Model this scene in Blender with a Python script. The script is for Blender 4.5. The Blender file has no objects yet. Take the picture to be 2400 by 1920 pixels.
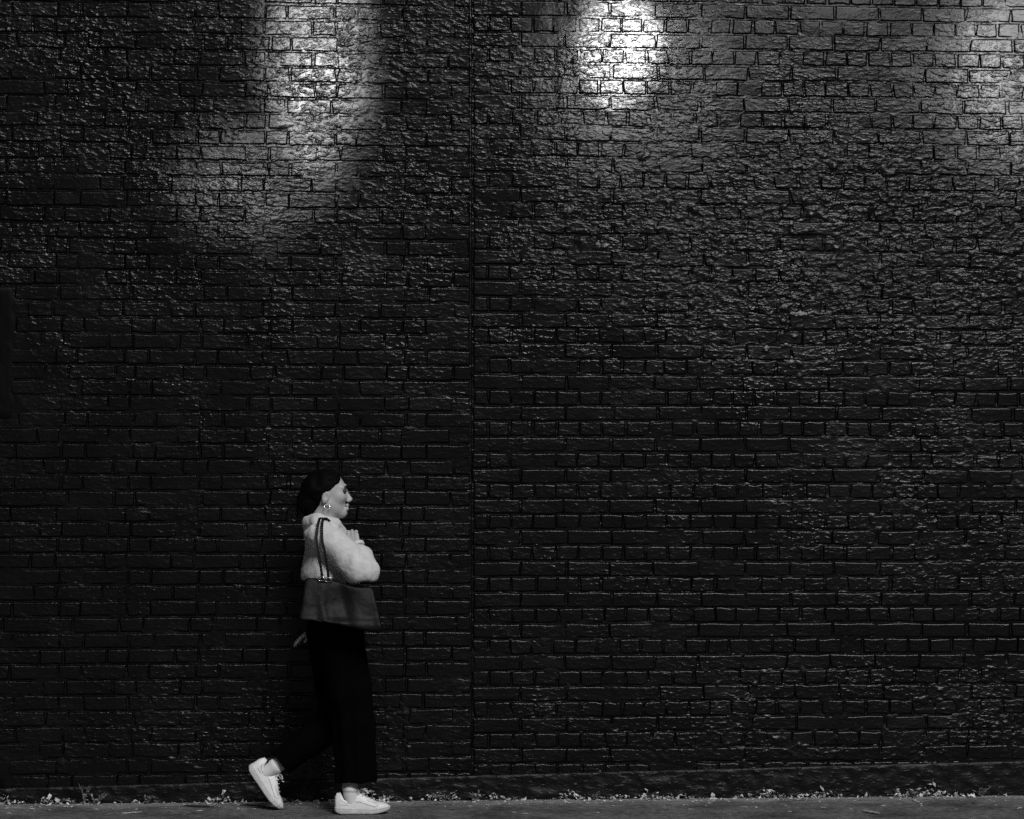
import bpy, math, random
import numpy as np
from mathutils import Vector

random.seed(7)
rng = np.random.default_rng(7)
scene = bpy.context.scene
col = scene.collection

# ------------------------------------------------------------------ camera
YAW = math.radians(4.0)          # the wall runs along X at y = 0 and recedes a little to the right
DIST, CAM_H = 12.0, 1.455
FPX, U0, V0 = 5640.0, 1200.0, 1190.0     # focal length and principal point in photograph pixels (2400 x 1920)
CAM = np.array([-DIST * math.sin(YAW), -DIST * math.cos(YAW), CAM_H])
cd = bpy.data.cameras.new('camera')
cd.sensor_width = 36.0
cd.lens = FPX / 2400.0 * 36.0
cd.shift_y = (V0 - 960.0) / 2400.0
cd.clip_end = 500.0
cam = bpy.data.objects.new('camera', cd)
cam.location = CAM
cam.rotation_euler = (math.radians(90), 0, -YAW)
col.objects.link(cam)
scene.camera = cam

# ------------------------------------------------------------------ night sky and light
world = bpy.data.worlds.new('World')
scene.world = world
world.use_nodes = True
wn = world.node_tree.nodes
wl = world.node_tree.links
bg = wn['Background']
sky = wn.new('ShaderNodeTexSky')
sky.sky_type = 'NISHITA'
sky.sun_disc = False
sky.sun_elevation = math.radians(40.5)
sky.sun_rotation = math.radians(161.6)
bw = wn.new('ShaderNodeRGBToBW')           # black-and-white photograph
wl.new(sky.outputs[0], bw.inputs[0])
wl.new(bw.outputs[0], bg.inputs['Color'])
bg.inputs['Strength'].default_value = 0.009

sl = bpy.data.lights.new('sun', 'SUN')     # dull light from the sky slot above the street
sl.energy = 2.2
sl.angle = math.radians(20)
so = bpy.data.objects.new('sun', sl)
SUN_DIR = (0.24, -0.72, 0.65)             # towards the light: above, in front of the wall and to the right
so.rotation_euler = Vector(SUN_DIR).to_track_quat('Z', 'Y').to_euler()
col.objects.link(so)

# lit spotlights on the far side of the street, above the picture; each throws a pool on the glossy paint
SPOTS = [  # lamp position, point of the wall it is aimed at, watts, beam in degrees, beam x / y scale, edge softness, lamp radius
    ((0.88, -3.0, 4.33), (0.54, 0, 3.77), 1700.0, 9.0, 1.0, 1.5, 1.0, .05),
    ((0.95, -3.0, 4.29), (0.64, 0, 3.58), 150.0, 28.0, 1.0, .85, 1.0, .08),
    ((-1.02, -3.0, 4.22), (-0.97, 0, 3.70), 560.0, 12.5, 1.0, 2.3, 1.0, .08),
    ((-1.40, -3.0, 3.90), (-1.30, 0, 3.06), 170.0, 15.0, 1.2, .9, 1.0, .10),
    ((3.42, -3.0, 4.27), (2.82, 0, 3.68), 640.0, 30.0, 1.0, .80, 1.0, .18)]
for loc, aim, power, beam, sx, sy, blend, rad in SPOTS:
    ld = bpy.data.lights.new('spotlight', 'SPOT')
    ld.energy = power
    ld.spot_size = math.radians(beam)
    ld.spot_blend = blend
    ld.shadow_soft_size = rad
    lo = bpy.data.objects.new('spotlight', ld)
    lo.location = loc
    lo.rotation_euler = (Vector(aim) - Vector(loc)).to_track_quat('-Z', 'Y').to_euler()
    lo.scale = (sx, sy, 1)
    col.objects.link(lo)

# added fill light above right of the picture: grades the wall, lights the person
ld = bpy.data.lights.new('added_fill_light', 'POINT')
ld.energy = 60.0
ld.shadow_soft_size = .15
lo = bpy.data.objects.new('added_fill_light', ld)
lo.location = (2.2, -3.2, 4.7)
col.objects.link(lo)

scene.view_settings.view_transform = 'Standard'
scene.view_settings.look = 'None'
scene.view_settings.exposure = 0.0
scene.view_settings.gamma = 1.0
scene.view_settings.use_curve_mapping = False
scene.render.engine = 'CYCLES'
scene.cycles.use_denoising = False
scene.cycles.max_bounces = 5

# ------------------------------------------------------------------ helpers
def ray(u, v):
    a, b = (u - U0) / FPX, (V0 - v) / FPX
    return np.array([math.sin(YAW) + math.cos(YAW) * a, math.cos(YAW) - math.sin(YAW) * a, b])

def at(u, v, Y):
    """world point on the upright plane y = Y (parallel to the wall) that a photograph pixel shows"""
    d = ray(u, v)
    return CAM + d * ((Y - CAM[1]) / d[1])

def ground_at(u, v, z=0.0):
    d = ray(u, v)
    return CAM + d * ((z - CAM[2]) / d[2])

def tag(o, label=None, cat=None, group=None, kind=None):
    if label: o['label'] = label
    if cat: o['category'] = cat
    if group: o['group'] = group
    if kind: o['kind'] = kind
    return o

def empty(name, loc):
    o = bpy.data.objects.new(name, None)
    o.location = loc
    o.empty_display_size = 0.1
    col.objects.link(o)
    return o

def face_weighted_normals(me, V, F):
    """vertex normals weighted by face area, so that broad faces stay flat up to their worn edges"""
    N_ = np.cross(V[F[:, 2]] - V[F[:, 0]], V[F[:, 3]] - V[F[:, 1]])
    N_ = N_ * np.linalg.norm(N_, axis=1, keepdims=True)
    acc = np.zeros(V.shape)
    for k in range(4): np.add.at(acc, F[:, k], N_)
    acc /= np.linalg.norm(acc, axis=1, keepdims=True) + 1e-20
    me.normals_split_custom_set_from_vertices(acc.tolist())

def np_mesh(name, V, F, smooth=True, attr=None, flat_faces=False):
    """mesh from numpy vertices (n,3) and faces (m,3|4)"""
    V = np.asarray(V, np.float32); F = np.asarray(F, np.int32)
    me = bpy.data.meshes.new(name)
    k = F.shape[1]
    me.vertices.add(len(V)); me.vertices.foreach_set('co', V.ravel())
    me.loops.add(F.size); me.loops.foreach_set('vertex_index', F.ravel())
    me.polygons.add(len(F))
    me.polygons.foreach_set('loop_start', np.arange(0, F.size, k, dtype=np.int32))
    me.polygons.foreach_set('use_smooth', np.full(len(F), smooth, dtype=bool))
    me.update(calc_edges=True)
    if attr is not None:
        for nm_, val_ in zip(('weather', 'grit'), attr):
            me.attributes.new(nm_, 'FLOAT', 'POINT').data.foreach_set('value', np.asarray(val_, np.float32))
    else: me.validate()
    if flat_faces: face_weighted_normals(me, V.astype(float), F)
    return me

def link(name, me, mat, parent=None, loc=None):
    if len(me.materials) == 0: me.materials.append(mat)
    o = bpy.data.objects.new(name, me)
    if parent is not None: o.parent = parent
    if loc is not None: o.location = loc
    col.objects.link(o)
    return o

# gradient noise, 2-D and cheap 3-D value noise
_perm = np.random.default_rng(3).permutation(4096)
_g = np.random.default_rng(4).uniform(0, 2 * math.pi, 4096)
_v = np.random.default_rng(5).uniform(-1, 1, 4096)
def _h2(i, j, s): return _perm[(_perm[(i + s * 37) & 4095] + j) & 4095]
def perlin(x, y, s=0):
    xi = np.floor(x).astype(np.int64); yi = np.floor(y).astype(np.int64)
    xf, yf = x - xi, y - yi
    u = xf * xf * xf * (xf * (xf * 6 - 15) + 10); v = yf * yf * yf * (yf * (yf * 6 - 15) + 10)
    def g(di, dj):
        a = _g[_h2(xi + di, yi + dj, s)]
        return np.cos(a) * (xf - di) + np.sin(a) * (yf - dj)
    a = g(0, 0) + u * (g(1, 0) - g(0, 0)); b = g(0, 1) + u * (g(1, 1) - g(0, 1))
    return (a + v * (b - a)) * 1.5
def fbm(x, y, s=0, o=3):
    t = 0; a = 1.0
    for k in range(o):
        t = t + a * perlin(x * 2 ** k, y * 2 ** k, s + k); a *= .5
    return t
def noise3(P, f, s=0):
    Q = P * f
    I = np.floor(Q).astype(np.int64); R = Q - I
    R = R * R * (3 - 2 * R)
    out = 0
    for a in (0, 1):
        for b in (0, 1):
            for c in (0, 1):
                h = _perm[(_perm[(_perm[(I[:, 0] + a + s * 37) & 4095] + I[:, 1] + b) & 4095] + I[:, 2] + c) & 4095]
                w = (R[:, 0] if a else 1 - R[:, 0]) * (R[:, 1] if b else 1 - R[:, 1]) * (R[:, 2] if c else 1 - R[:, 2])
                out = out + w * _v[h]
    return out
def sstep(a, b, x):
    t = np.clip((x - a) / (b - a), 0, 1)
    return t * t * (3 - 2 * t)

# signed distance shapes and a surface-nets mesher
def cap(P, a, b, ra, rb=None, sy=1.0):
    rb = ra if rb is None else rb
    a = np.array(a, np.float32); b = np.array(b, np.float32)
    s = np.array([1, sy, 1], np.float32)
    pa = (P - a) * s; ba = (b - a) * s
    t = np.clip(pa @ ba / max(float(ba @ ba), 1e-9), 0, 1)
    return np.sqrt(((pa - t[:, None] * ba) ** 2).sum(1)) - (ra + t * (rb - ra))
def ell(P, c, r, pitch=0.0):
    q = P - np.array(c, np.float32)
    if pitch:
        cs, sn = math.cos(pitch), math.sin(pitch)
        q = np.stack([q[:, 0] * cs + q[:, 2] * sn, q[:, 1], -q[:, 0] * sn + q[:, 2] * cs], 1)
    r = np.array(r, np.float32)
    k0 = np.sqrt(((q / r) ** 2).sum(1)); k1 = np.sqrt(((q / r ** 2) ** 2).sum(1)) + 1e-6
    return k0 * (k0 - 1) / k1
def smin(a, b, k):
    h = np.clip(.5 + .5 * (b - a) / k, 0, 1)
    return b + (a - b) * h - k * h * (1 - h)
def smax(a, b, k): return -smin(-a, -b, k)

def nets(F, lo, h):
    ins = F < 0
    C = [(a, b, c) for a in (0, 1) for b in (0, 1) for c in (0, 1)]
    nx, ny, nz = F.shape
    sl_ = lambda A, c: A[c[0]:nx - 1 + c[0], c[1]:ny - 1 + c[1], c[2]:nz - 1 + c[2]]
    cnt = sum(sl_(ins, c).astype(np.int8) for c in C)
    act = (cnt > 0) & (cnt < 8)
    idx = np.full(act.shape, -1, np.int64)
    ii = np.argwhere(act); idx[act] = np.arange(len(ii))
    val = {c: F[ii[:, 0] + c[0], ii[:, 1] + c[1], ii[:, 2] + c[2]] for c in C}
    acc = np.zeros((len(ii), 3)); n = np.zeros(len(ii))
    for c in C:
        for ax in range(3):
            if c[ax] == 0:
                d = list(c); d[ax] = 1; d = tuple(d)
                a, b = val[c], val[d]
                m = (a < 0) != (b < 0)
                t = np.where(m, a / np.where(a - b == 0, 1, a - b), 0)
                p = np.array(c, float)[None, :].repeat(len(ii), 0); p[:, ax] += t
                acc += p * m[:, None]; n += m
    V = (ii + acc / n[:, None]) * h + lo
    faces = []
    for ax in range(3):
        o1, o2 = (ax + 1) % 3, (ax + 2) % 3
        A = np.moveaxis(ins, (ax, o1, o2), (0, 1, 2))
        I = np.moveaxis(idx, (ax, o1, o2), (0, 1, 2))
        cr = A[:-1, 1:-1, 1:-1] != A[1:, 1:-1, 1:-1]
        e = np.argwhere(cr); i, j, k = e[:, 0], e[:, 1] + 1, e[:, 2] + 1
        q = np.stack([I[i, j - 1, k - 1], I[i, j, k - 1], I[i, j, k], I[i, j - 1, k]], 1)
        flip = ~A[i, j, k]
        q[flip] = q[flip][:, ::-1]
        faces.append(q)
    F_ = np.concatenate(faces)
    return V, F_[(F_ >= 0).all(1)]

def sdf_mesh(f, lo, hi, h, full=False):
    lo = np.array(lo, np.float32); hi = np.array(hi, np.float32)
    B = 8
    nb = np.ceil((hi - lo) / h / B).astype(int) + 1
    n = nb * B
    if full:
        g = np.stack(np.meshgrid(*[lo[k] + h * np.arange(n[k]) for k in range(3)], indexing='ij'), -1).reshape(-1, 3).astype(np.float32)
        return nets(f(g).reshape(n), lo, h)
    gc = np.stack(np.meshgrid(*[np.arange(nb[k]) for k in range(3)], indexing='ij'), -1).reshape(-1, 3)
    ctr = (lo + (gc * B + B / 2 - .5) * h).astype(np.float32)
    dc = f(ctr)
    F = np.repeat(np.repeat(np.repeat(dc.reshape(nb), B, 0), B, 1), B, 2).astype(np.float32)
    near = np.abs(dc) < B * h * .87 * 1.35 + .012
    off = np.stack(np.meshgrid(*[np.arange(B)] * 3, indexing='ij'), -1).reshape(-1, 3)
    act = gc[near]
    for s in range(0, len(act), 1500):
        ix = (act[s:s + 1500, None, :] * B + off[None]).reshape(-1, 3)
        F[ix[:, 0], ix[:, 1], ix[:, 2]] = f((lo + ix * h).astype(np.float32))
    return nets(F, lo, h)

def tube(pts, r, seg=8, closed=False):
    pts = [np.array(p, float) for p in pts]
    n = len(pts); V = []; F = []
    rr = r if hasattr(r, '__len__') else [r] * n
    up = np.array([0.13, 0.9, 0.41])
    for i, p in enumerate(pts):
        a = pts[(i - 1) % n] if closed or i > 0 else p
        b = pts[(i + 1) % n] if closed or i < n - 1 else p
        t = (b - a) / (np.linalg.norm(b - a) + 1e-9)
        s = np.cross(t, up); s /= np.linalg.norm(s) + 1e-9
        w = np.cross(s, t)
        for k in range(seg):
            an = 2 * math.pi * k / seg
            V.append(p + rr[i] * (math.cos(an) * s + math.sin(an) * w))
    for i in range(n if closed else n - 1):
        for k in range(seg):
            a, b = i * seg + k, i * seg + (k + 1) % seg
            c, d = ((i + 1) % n) * seg + (k + 1) % seg, ((i + 1) % n) * seg + k
            F.append((a, b, c, d))
    return np.array(V), np.array(F)

def smooth_path(pts, m=6):
    """Catmull-Rom through the points"""
    P = [np.array(p, float) for p in pts]
    P = [2 * P[0] - P[1]] + P + [2 * P[-1] - P[-2]]
    out = []
    for i in range(1, len(P) - 2):
        for k in range(m):
            t = k / m
            a, b, c, d = P[i - 1:i + 3]
            out.append(.5 * (2 * b + (c - a) * t + (2 * a - 5 * b + 4 * c - d) * t * t + (3 * b - a - 3 * c + d) * t ** 3))
    out.append(P[-2])
    return out

# ------------------------------------------------------------------ materials
def mat(name, color, rough=.6, spec=.5, bumps=(), var=None, rvar=0.0, sheen=0.0, metal=0.0, weather=0.0):
    """bumps: (scale, detail, roughness, height in metres, (x, y, z stretch)); var: (scale, dark grey, light grey)"""
    m = bpy.data.materials.new(name); m.use_nodes = True
    N = m.node_tree.nodes; L = m.node_tree.links
    b = N['Principled BSDF']
    b.inputs['Base Color'].default_value = (color, color, color, 1)
    b.inputs['Roughness'].default_value = rough
    b.inputs['Specular IOR Level'].default_value = spec
    b.inputs['Metallic'].default_value = metal
    if sheen:
        b.inputs['Sheen Weight'].default_value = sheen
        b.inputs['Sheen Roughness'].default_value = .5
    geo = N.new('ShaderNodeNewGeometry')
    prev = None
    for bm_ in bumps:
        sc_, det, ro, dist, st = bm_[:5]
        mp = N.new('ShaderNodeMapping'); mp.inputs['Scale'].default_value = st
        L.new(geo.outputs['Position'], mp.inputs['Vector'])
        nz = N.new('ShaderNodeTexNoise')
        nz.inputs['Scale'].default_value = sc_; nz.inputs['Detail'].default_value = det; nz.inputs['Roughness'].default_value = ro
        L.new(mp.outputs[0], nz.inputs['Vector'])
        bp = N.new('ShaderNodeBump'); bp.inputs['Strength'].default_value = 1.0; bp.inputs['Distance'].default_value = dist
        if len(bm_) > 5:                  # only the peaks of the noise stand proud: scattered grit under the paint
            mr = N.new('ShaderNodeMapRange'); mr.interpolation_type = 'SMOOTHSTEP'
            mr.inputs['From Min'].default_value, mr.inputs['From Max'].default_value = bm_[5]
            L.new(nz.outputs['Fac'], mr.inputs['Value'])
            hsock = mr.outputs[0]
            if weather:
                ga = N.new('ShaderNodeAttribute'); ga.attribute_name = 'grit'
                gm = N.new('ShaderNodeMath'); gm.operation = 'MULTIPLY'
                L.new(hsock, gm.inputs[0]); L.new(ga.outputs['Fac'], gm.inputs[1]); hsock = gm.outputs[0]
            L.new(hsock, bp.inputs['Height'])
        else: L.new(nz.outputs['Fac'], bp.inputs['Height'])
        if prev: L.new(prev.outputs[0], bp.inputs['Normal'])
        prev = bp
    if prev: L.new(prev.outputs[0], b.inputs['Normal'])
    if var:
        nz = N.new('ShaderNodeTexNoise'); nz.inputs['Scale'].default_value = var[0]; nz.inputs['Detail'].default_value = 5
        L.new(geo.outputs['Position'], nz.inputs['Vector'])
        mr = N.new('ShaderNodeMapRange')
        mr.inputs['From Min'].default_value = .3; mr.inputs['From Max'].default_value = .7
        mr.inputs['To Min'].default_value = var[1]; mr.inputs['To Max'].default_value = var[2]
        L.new(nz.outputs['Fac'], mr.inputs['Value'])
        L.new(mr.outputs[0], b.inputs['Base Color'])
    if rvar:
        nz = N.new('ShaderNodeTexNoise'); nz.inputs['Scale'].default_value = 3.2; nz.inputs['Detail'].default_value = 4
        L.new(geo.outputs['Position'], nz.inputs['Vector'])
        mr = N.new('ShaderNodeMapRange')
        mr.inputs['From Min'].default_value = .3; mr.inputs['From Max'].default_value = .7
        mr.inputs['To Min'].default_value = rough - rvar; mr.inputs['To Max'].default_value = rough + rvar
        L.new(nz.outputs['Fac'], mr.inputs['Value'])
        L.new(mr.outputs[0], b.inputs['Roughness'])
        if weather:                       # dulled, weathered paint
            at_ = N.new('ShaderNodeAttribute'); at_.attribute_name = 'weather'
            ma = N.new('ShaderNodeMath'); ma.operation = 'MULTIPLY_ADD'
            L.new(at_.outputs['Fac'], ma.inputs[0]); ma.inputs[1].default_value = weather
            L.new(mr.outputs[0], ma.inputs[2])
            L.new(ma.outputs[0], b.inputs['Roughness'])
    return m

PAINT_BUMPS = [(5.5, 1, .5, .0080, (.8, 1, 1.1)), (15, 2, .5, .0032, (.7, 1, 1.25)), (40, 2, .5, .0048, (.66, 1, 1.3), (.40, .86)), (85, 1, .5, .0012, (.8, 1, 1.1))]
M_paint = mat('black_gloss_paint', .0018, .295, .33, PAINT_BUMPS, rvar=.05, weather=.09)
M_plinth = mat('black_painted_render', .0025, .45, .25, [(14, 3, .6, .006, (.8, 1, 1.3)), (42, 2, .5, .003, (.6, 1, 1.2), (.48, .85))])
M_ground = mat('worn_asphalt', .12, .8, .3, [(60, 5, .7, .006, (1, 1, 1)), (300, 2, .5, .002, (1, 1, 1))], var=(30, .06, .20))
def ground_material():
    m = M_ground; N = m.node_tree.nodes; L = m.node_tree.links
    b = N['Principled BSDF']
    geo = N.new('ShaderNodeNewGeometry')
    base = b.inputs['Base Color'].links[0].from_socket
    # pale silt washed against the foot of the wall, in streaks along it
    mp = N.new('ShaderNodeMapping'); mp.inputs['Scale'].default_value = (2.2, 16, 1)
    L.new(geo.outputs['Position'], mp.inputs['Vector'])
    nz = N.new('ShaderNodeTexNoise'); nz.inputs['Scale'].default_value = 2.0; nz.inputs['Detail'].default_value = 6; nz.inputs['Roughness'].default_value = .65
    L.new(mp.outputs[0], nz.inputs['Vector'])
    sep = N.new('ShaderNodeSeparateXYZ'); L.new(geo.outputs['Position'], sep.inputs[0])
    near = N.new('ShaderNodeMapRange')
    near.inputs['From Min'].default_value = -.34; near.inputs['From Max'].default_value = -.06
    near.inputs['To Min'].default_value = -.06; near.inputs['To Max'].default_value = .22
    L.new(sep.outputs['Y'], near.inputs['Value'])
    ad = N.new('ShaderNodeMath'); ad.operation = 'ADD'
    L.new(near.outputs[0], ad.inputs[0]); L.new(nz.outputs['Fac'], ad.inputs[1])
    st = N.new('ShaderNodeMapRange'); st.inputs['From Min'].default_value = .52; st.inputs['From Max'].default_value = .86
    st.inputs['To Min'].default_value = 0; st.inputs['To Max'].default_value = .22
    L.new(ad.outputs[0], st.inputs['Value'])
    # dark stains
    n2 = N.new('ShaderNodeTexNoise'); n2.inputs['Scale'].default_value = 3.5; n2.inputs['Detail'].default_value = 5
    L.new(geo.outputs['Position'], n2.inputs['Vector'])
    s2 = N.new('ShaderNodeMapRange'); s2.inputs['From Min'].default_value = .32; s2.inputs['From Max'].default_value = .58
    s2.inputs['To Min'].default_value = .40; s2.inputs['To Max'].default_value = 1.05
    L.new(n2.outputs['Fac'], s2.inputs['Value'])
    mu = N.new('ShaderNodeMath'); mu.operation = 'MULTIPLY'
    L.new(base, mu.inputs[0]); L.new(s2.outputs[0], mu.inputs[1])
    fin = N.new('ShaderNodeMath'); fin.operation = 'ADD'
    L.new(mu.outputs[0], fin.inputs[0]); L.new(st.outputs[0], fin.inputs[1])
    L.new(fin.outputs[0], b.inputs['Base Color'])
ground_material()
M_skin = mat('skin', .42, .5, .4, [(120, 2, .5, .0006, (1, 1, 1))])
M_hair = mat('black_hair', .002, .65, .05, [(90, 3, .6, .004, (.25, 1, 1))])
M_jacket = mat('pale_fleece', .6, .95, .1, [(22, 2, .5, .004, (1, 1, 1)), (110, 2, .5, .0012, (1, 1, 1))], var=(26, .54, .66), sheen=.3)
M_trouser = mat('black_cloth', .0015, .9, .03, [(14, 3, .5, .01, (1, 1, .3))])
M_bag = mat('dark_leather', .004, .5, .14, [(11, 3, .5, .008, (1, 1, 1)), (160, 2, .5, .0006, (1, 1, 1))], var=(9, .002, .007))
M_strap = mat('strap_leather', .006, .6, .2)
M_metal = mat('bright_metal', .75, .22, .5, metal=1.0)
M_shoe = mat('white_leather', .80, .45, .4, [(45, 3, .5, .0010, (1, 1, 1))], var=(16, .72, .84))
M_sole = mat('pale_rubber', .55, .6, .3, [(60, 3, .5, .002, (1, 1, 1))], var=(22, .46, .62))
M_seam = mat('grey_stitching', .22, .8, .2)
M_lace = mat('pale_lace', .55, .8, .2)
M_sock = mat('white_sock', .72, .9, .1, [(60, 2, .5, .0003, (.4, .4, 2))])
M_eye = mat('eye', .03, .15, .5)
M_lip = mat('lip', .25, .45, .4)
M_leaf = mat('dry_leaf', .52, .7, .3, [(90, 3, .5, .002, (1, 1, 1))], var=(40, .35, .85))
M_litter = mat('pale_crumbs', .36, .8, .3, var=(55, .05, .85))
M_weed = mat('weed_leaf', .22, .6, .3, var=(50, .10, .34))
M_twig = mat('dark_twig', .03, .8, .2)
M_palewood = mat('pale_stick', .40, .8, .2, var=(60, .3, .5))
M_paper = mat('crumpled_paper', .75, .8, .2)

# ------------------------------------------------------------------ ground
S = 150.0
V, F = [], []
xs = np.concatenate([[-S], np.linspace(-6, 6, 25), [S]]); ys = np.concatenate([[-S], np.linspace(-13, 1, 15), [S]])
X, Y = np.meshgrid(xs, ys, indexing='ij')
V = np.stack([X.ravel(), Y.ravel(), np.zeros(X.size)], 1)
i, j = np.meshgrid(np.arange(len(xs) - 1), np.arange(len(ys) - 1), indexing='ij')
a = (i * len(ys) + j).ravel()
F = np.stack([a, a + len(ys), a + len(ys) + 1, a + 1], 1)
pav = link('pavement', np_mesh('pavement', V, F), M_ground)
tag(pav, 'dark worn asphalt pavement along the foot of the wall', 'pavement', kind='structure')

# ------------------------------------------------------------------ the two brick walls
PITCH = .0777
XJ = float(at(1107, 700, 0)[0])                 # the straight joint between them
X_MIN, X_MAX, Z_TOP = -3.7, 3.9, 4.45
ZR = 2.586 - 40 * PITCH                         # a bed joint of the right wall
ZL = 2.472 - 40 * PITCH                         # a bed joint of the left wall
STR, HEAD = .2265, .11325

def blob(x, z, cx, cz, rx, rz, soft=.5):
    d = np.sqrt(((x - cx) / rx) ** 2 + ((z - cz) / rz) ** 2)
    return 1 - sstep(1 - soft, 1 + soft, d)

def rough_mask(x, z):
    m = blob(x, z, 1.75, 2.70, 1.25, .60, .45)
    m = np.maximum(m, .75 * blob(x, z, .75, 2.95, .55, .35, .6))
    m = np.maximum(m, .55 * blob(x, z, 2.4, 1.5, .9, .5, .6))
    m = np.maximum(m, .7 * blob(x, z, 1.6, .42, 1.6, .25, .6))
    m = np.maximum(m, .5 * blob(x, z, -.62, 3.55, .45, .5, .7))
    m = np.maximum(m, .45 * blob(x, z, -.9, .35, 1.5, .25, .6))
    m = m * (1 - .9 * sstep(3.72, 3.86, z) * sstep(-.1, .2, x))
    return np.clip(m * (.75 + .6 * perlin(x / .35, z / .3, 21)), 0, 1)

def weather(x, z):
    w = rough_mask(x, z)
    w = np.maximum(w, .75 * blob(x, z, 2.45, 3.75, .95, .75, .5))
    w = np.maximum(w, .35 * blob(x, z, -.95, 3.3, .5, .9, .6))
    return w

def grit(x, z):
    # coarse sandy brick high up and in the weathered patches, smoother thickly painted brick low down
    g = .36 + .54 * sstep(1.9, 3.1, z) + .5 * rough_mask(x, z)
    g = g * (.85 + .9 * perlin(x / .33 + 5, z / .24, 111)) - .45 * sstep(3.74, 3.86, z) * sstep(-.1, .2, x)
    return np.clip(g, .08, 1)
def surf(x, z): return weather(x, z), grit(x, z)

def wall_macro(x, z):
    h = .0055 * perlin(x / 1.1 + 3.3, z / 1.0, 1) + .0022 * perlin(x / .42, z / .34 + 7, 2)
    return h + np.where(x < XJ, .003, 0.0)

def lumps(x, z):
    return fbm(x / .062, z / .047, 11, 3)

def brick_face(x, z):
    return wall_macro(x, z) + rough_mask(x, z) * .0016 * lumps(x, z)

def mortar_face(x, z):
    smear = sstep(-.45, .45, fbm(x / .22, z / .15, 41, 3))
    r = rough_mask(x, z)
    d = .0043 - .0034 * smear
    L = lumps(x, z)
    return (wall_macro(x, z) - d + .0006 * perlin(x / .035, z / .02, 51)
            + r * (.0030 * L + .0100 * np.maximum(fbm(x / .05 + 9, z / .035, 61, 3) - .10, 0) + .0075 * np.maximum(L - .1, 0))
            + .0028 * np.maximum(fbm(x / .09 + 3, z / .05, 66, 3) - .25, 0) * (1 - r))

def heightfield(x0, x1, z0, z1, step, fn, edge_round=None):
    xs = np.arange(x0, x1 + step * .5, step); zs = np.arange(z0, z1 + step * .5, step)
    X, Z = np.meshgrid(xs, zs, indexing='ij')
    Hh = fn(X, Z)
    if edge_round: Hh = Hh + edge_round(X, Z)
    nx, nz = X.shape
    V = np.stack([X.ravel(), -Hh.ravel(), Z.ravel()], 1)
    i, j = np.meshgrid(np.arange(nx - 1), np.arange(nz - 1), indexing='ij')
    a = (i * nz + j).ravel()
    F = np.stack([a, a + nz, a + nz + 1, a + 1], 1)
    # a solid slab behind: border ring pushed back 0.25 m
    ring = np.concatenate([np.arange(nx) * nz, (nx - 1) * nz + np.arange(1, nz), np.arange(nx - 2, -1, -1) * nz + nz - 1, np.arange(nz - 2, 0, -1)])
    B = V[ring].copy(); B[:, 1] = .25
    b0 = len(V); m = len(ring)
    V = np.concatenate([V, B])
    k = np.arange(m); k2 = (k + 1) % m
    F = np.concatenate([F, np.stack([ring[k2], ring[k], b0 + k, b0 + k2], 1)])
    return V, F

STEP = .0075
wallL = empty('brick_wall', (X_MIN, 0, 0))
tag(wallL, 'glossy black painted brick wall in Flemish bond behind the walking person', 'wall')
wallR = empty('brick_wall', (XJ, 0, 0))
tag(wallR, 'glossy black painted brick wall in English bond with lumpy weathered patches', 'wall')

GAP = .003
for root, x0, x1 in ((wallL, X_MIN, XJ), (wallR, XJ - .006, X_MAX)):
    if root is wallL:
        er = lambda X, Z: (.0095 * np.exp(-((X - XJ + .009 + .003 * perlin(Z / .13, Z * 0, 71)) / .008) ** 2) * (.35 + .65 * sstep(2.2, 2.6, Z)) * (.75 + .4 * perlin(Z / .22, Z * 0, 73)) - .003 * sstep(XJ - .007, XJ - .001, X))
    else:
        er = lambda X, Z: -.0012 * (1 - sstep(XJ + .002, XJ + .016, X + .005 * perlin(Z / .1, Z * 0 + 4, 72)))
    V, F = heightfield(x0, x1, -.12, Z_TOP, STEP, mortar_face, er)
    V = V - np.array(root.location)
    link('mortar', np_mesh('mortar', V, F, attr=surf(V[:, 0] + root.location[0], V[:, 2])), M_paint, root)

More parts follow.
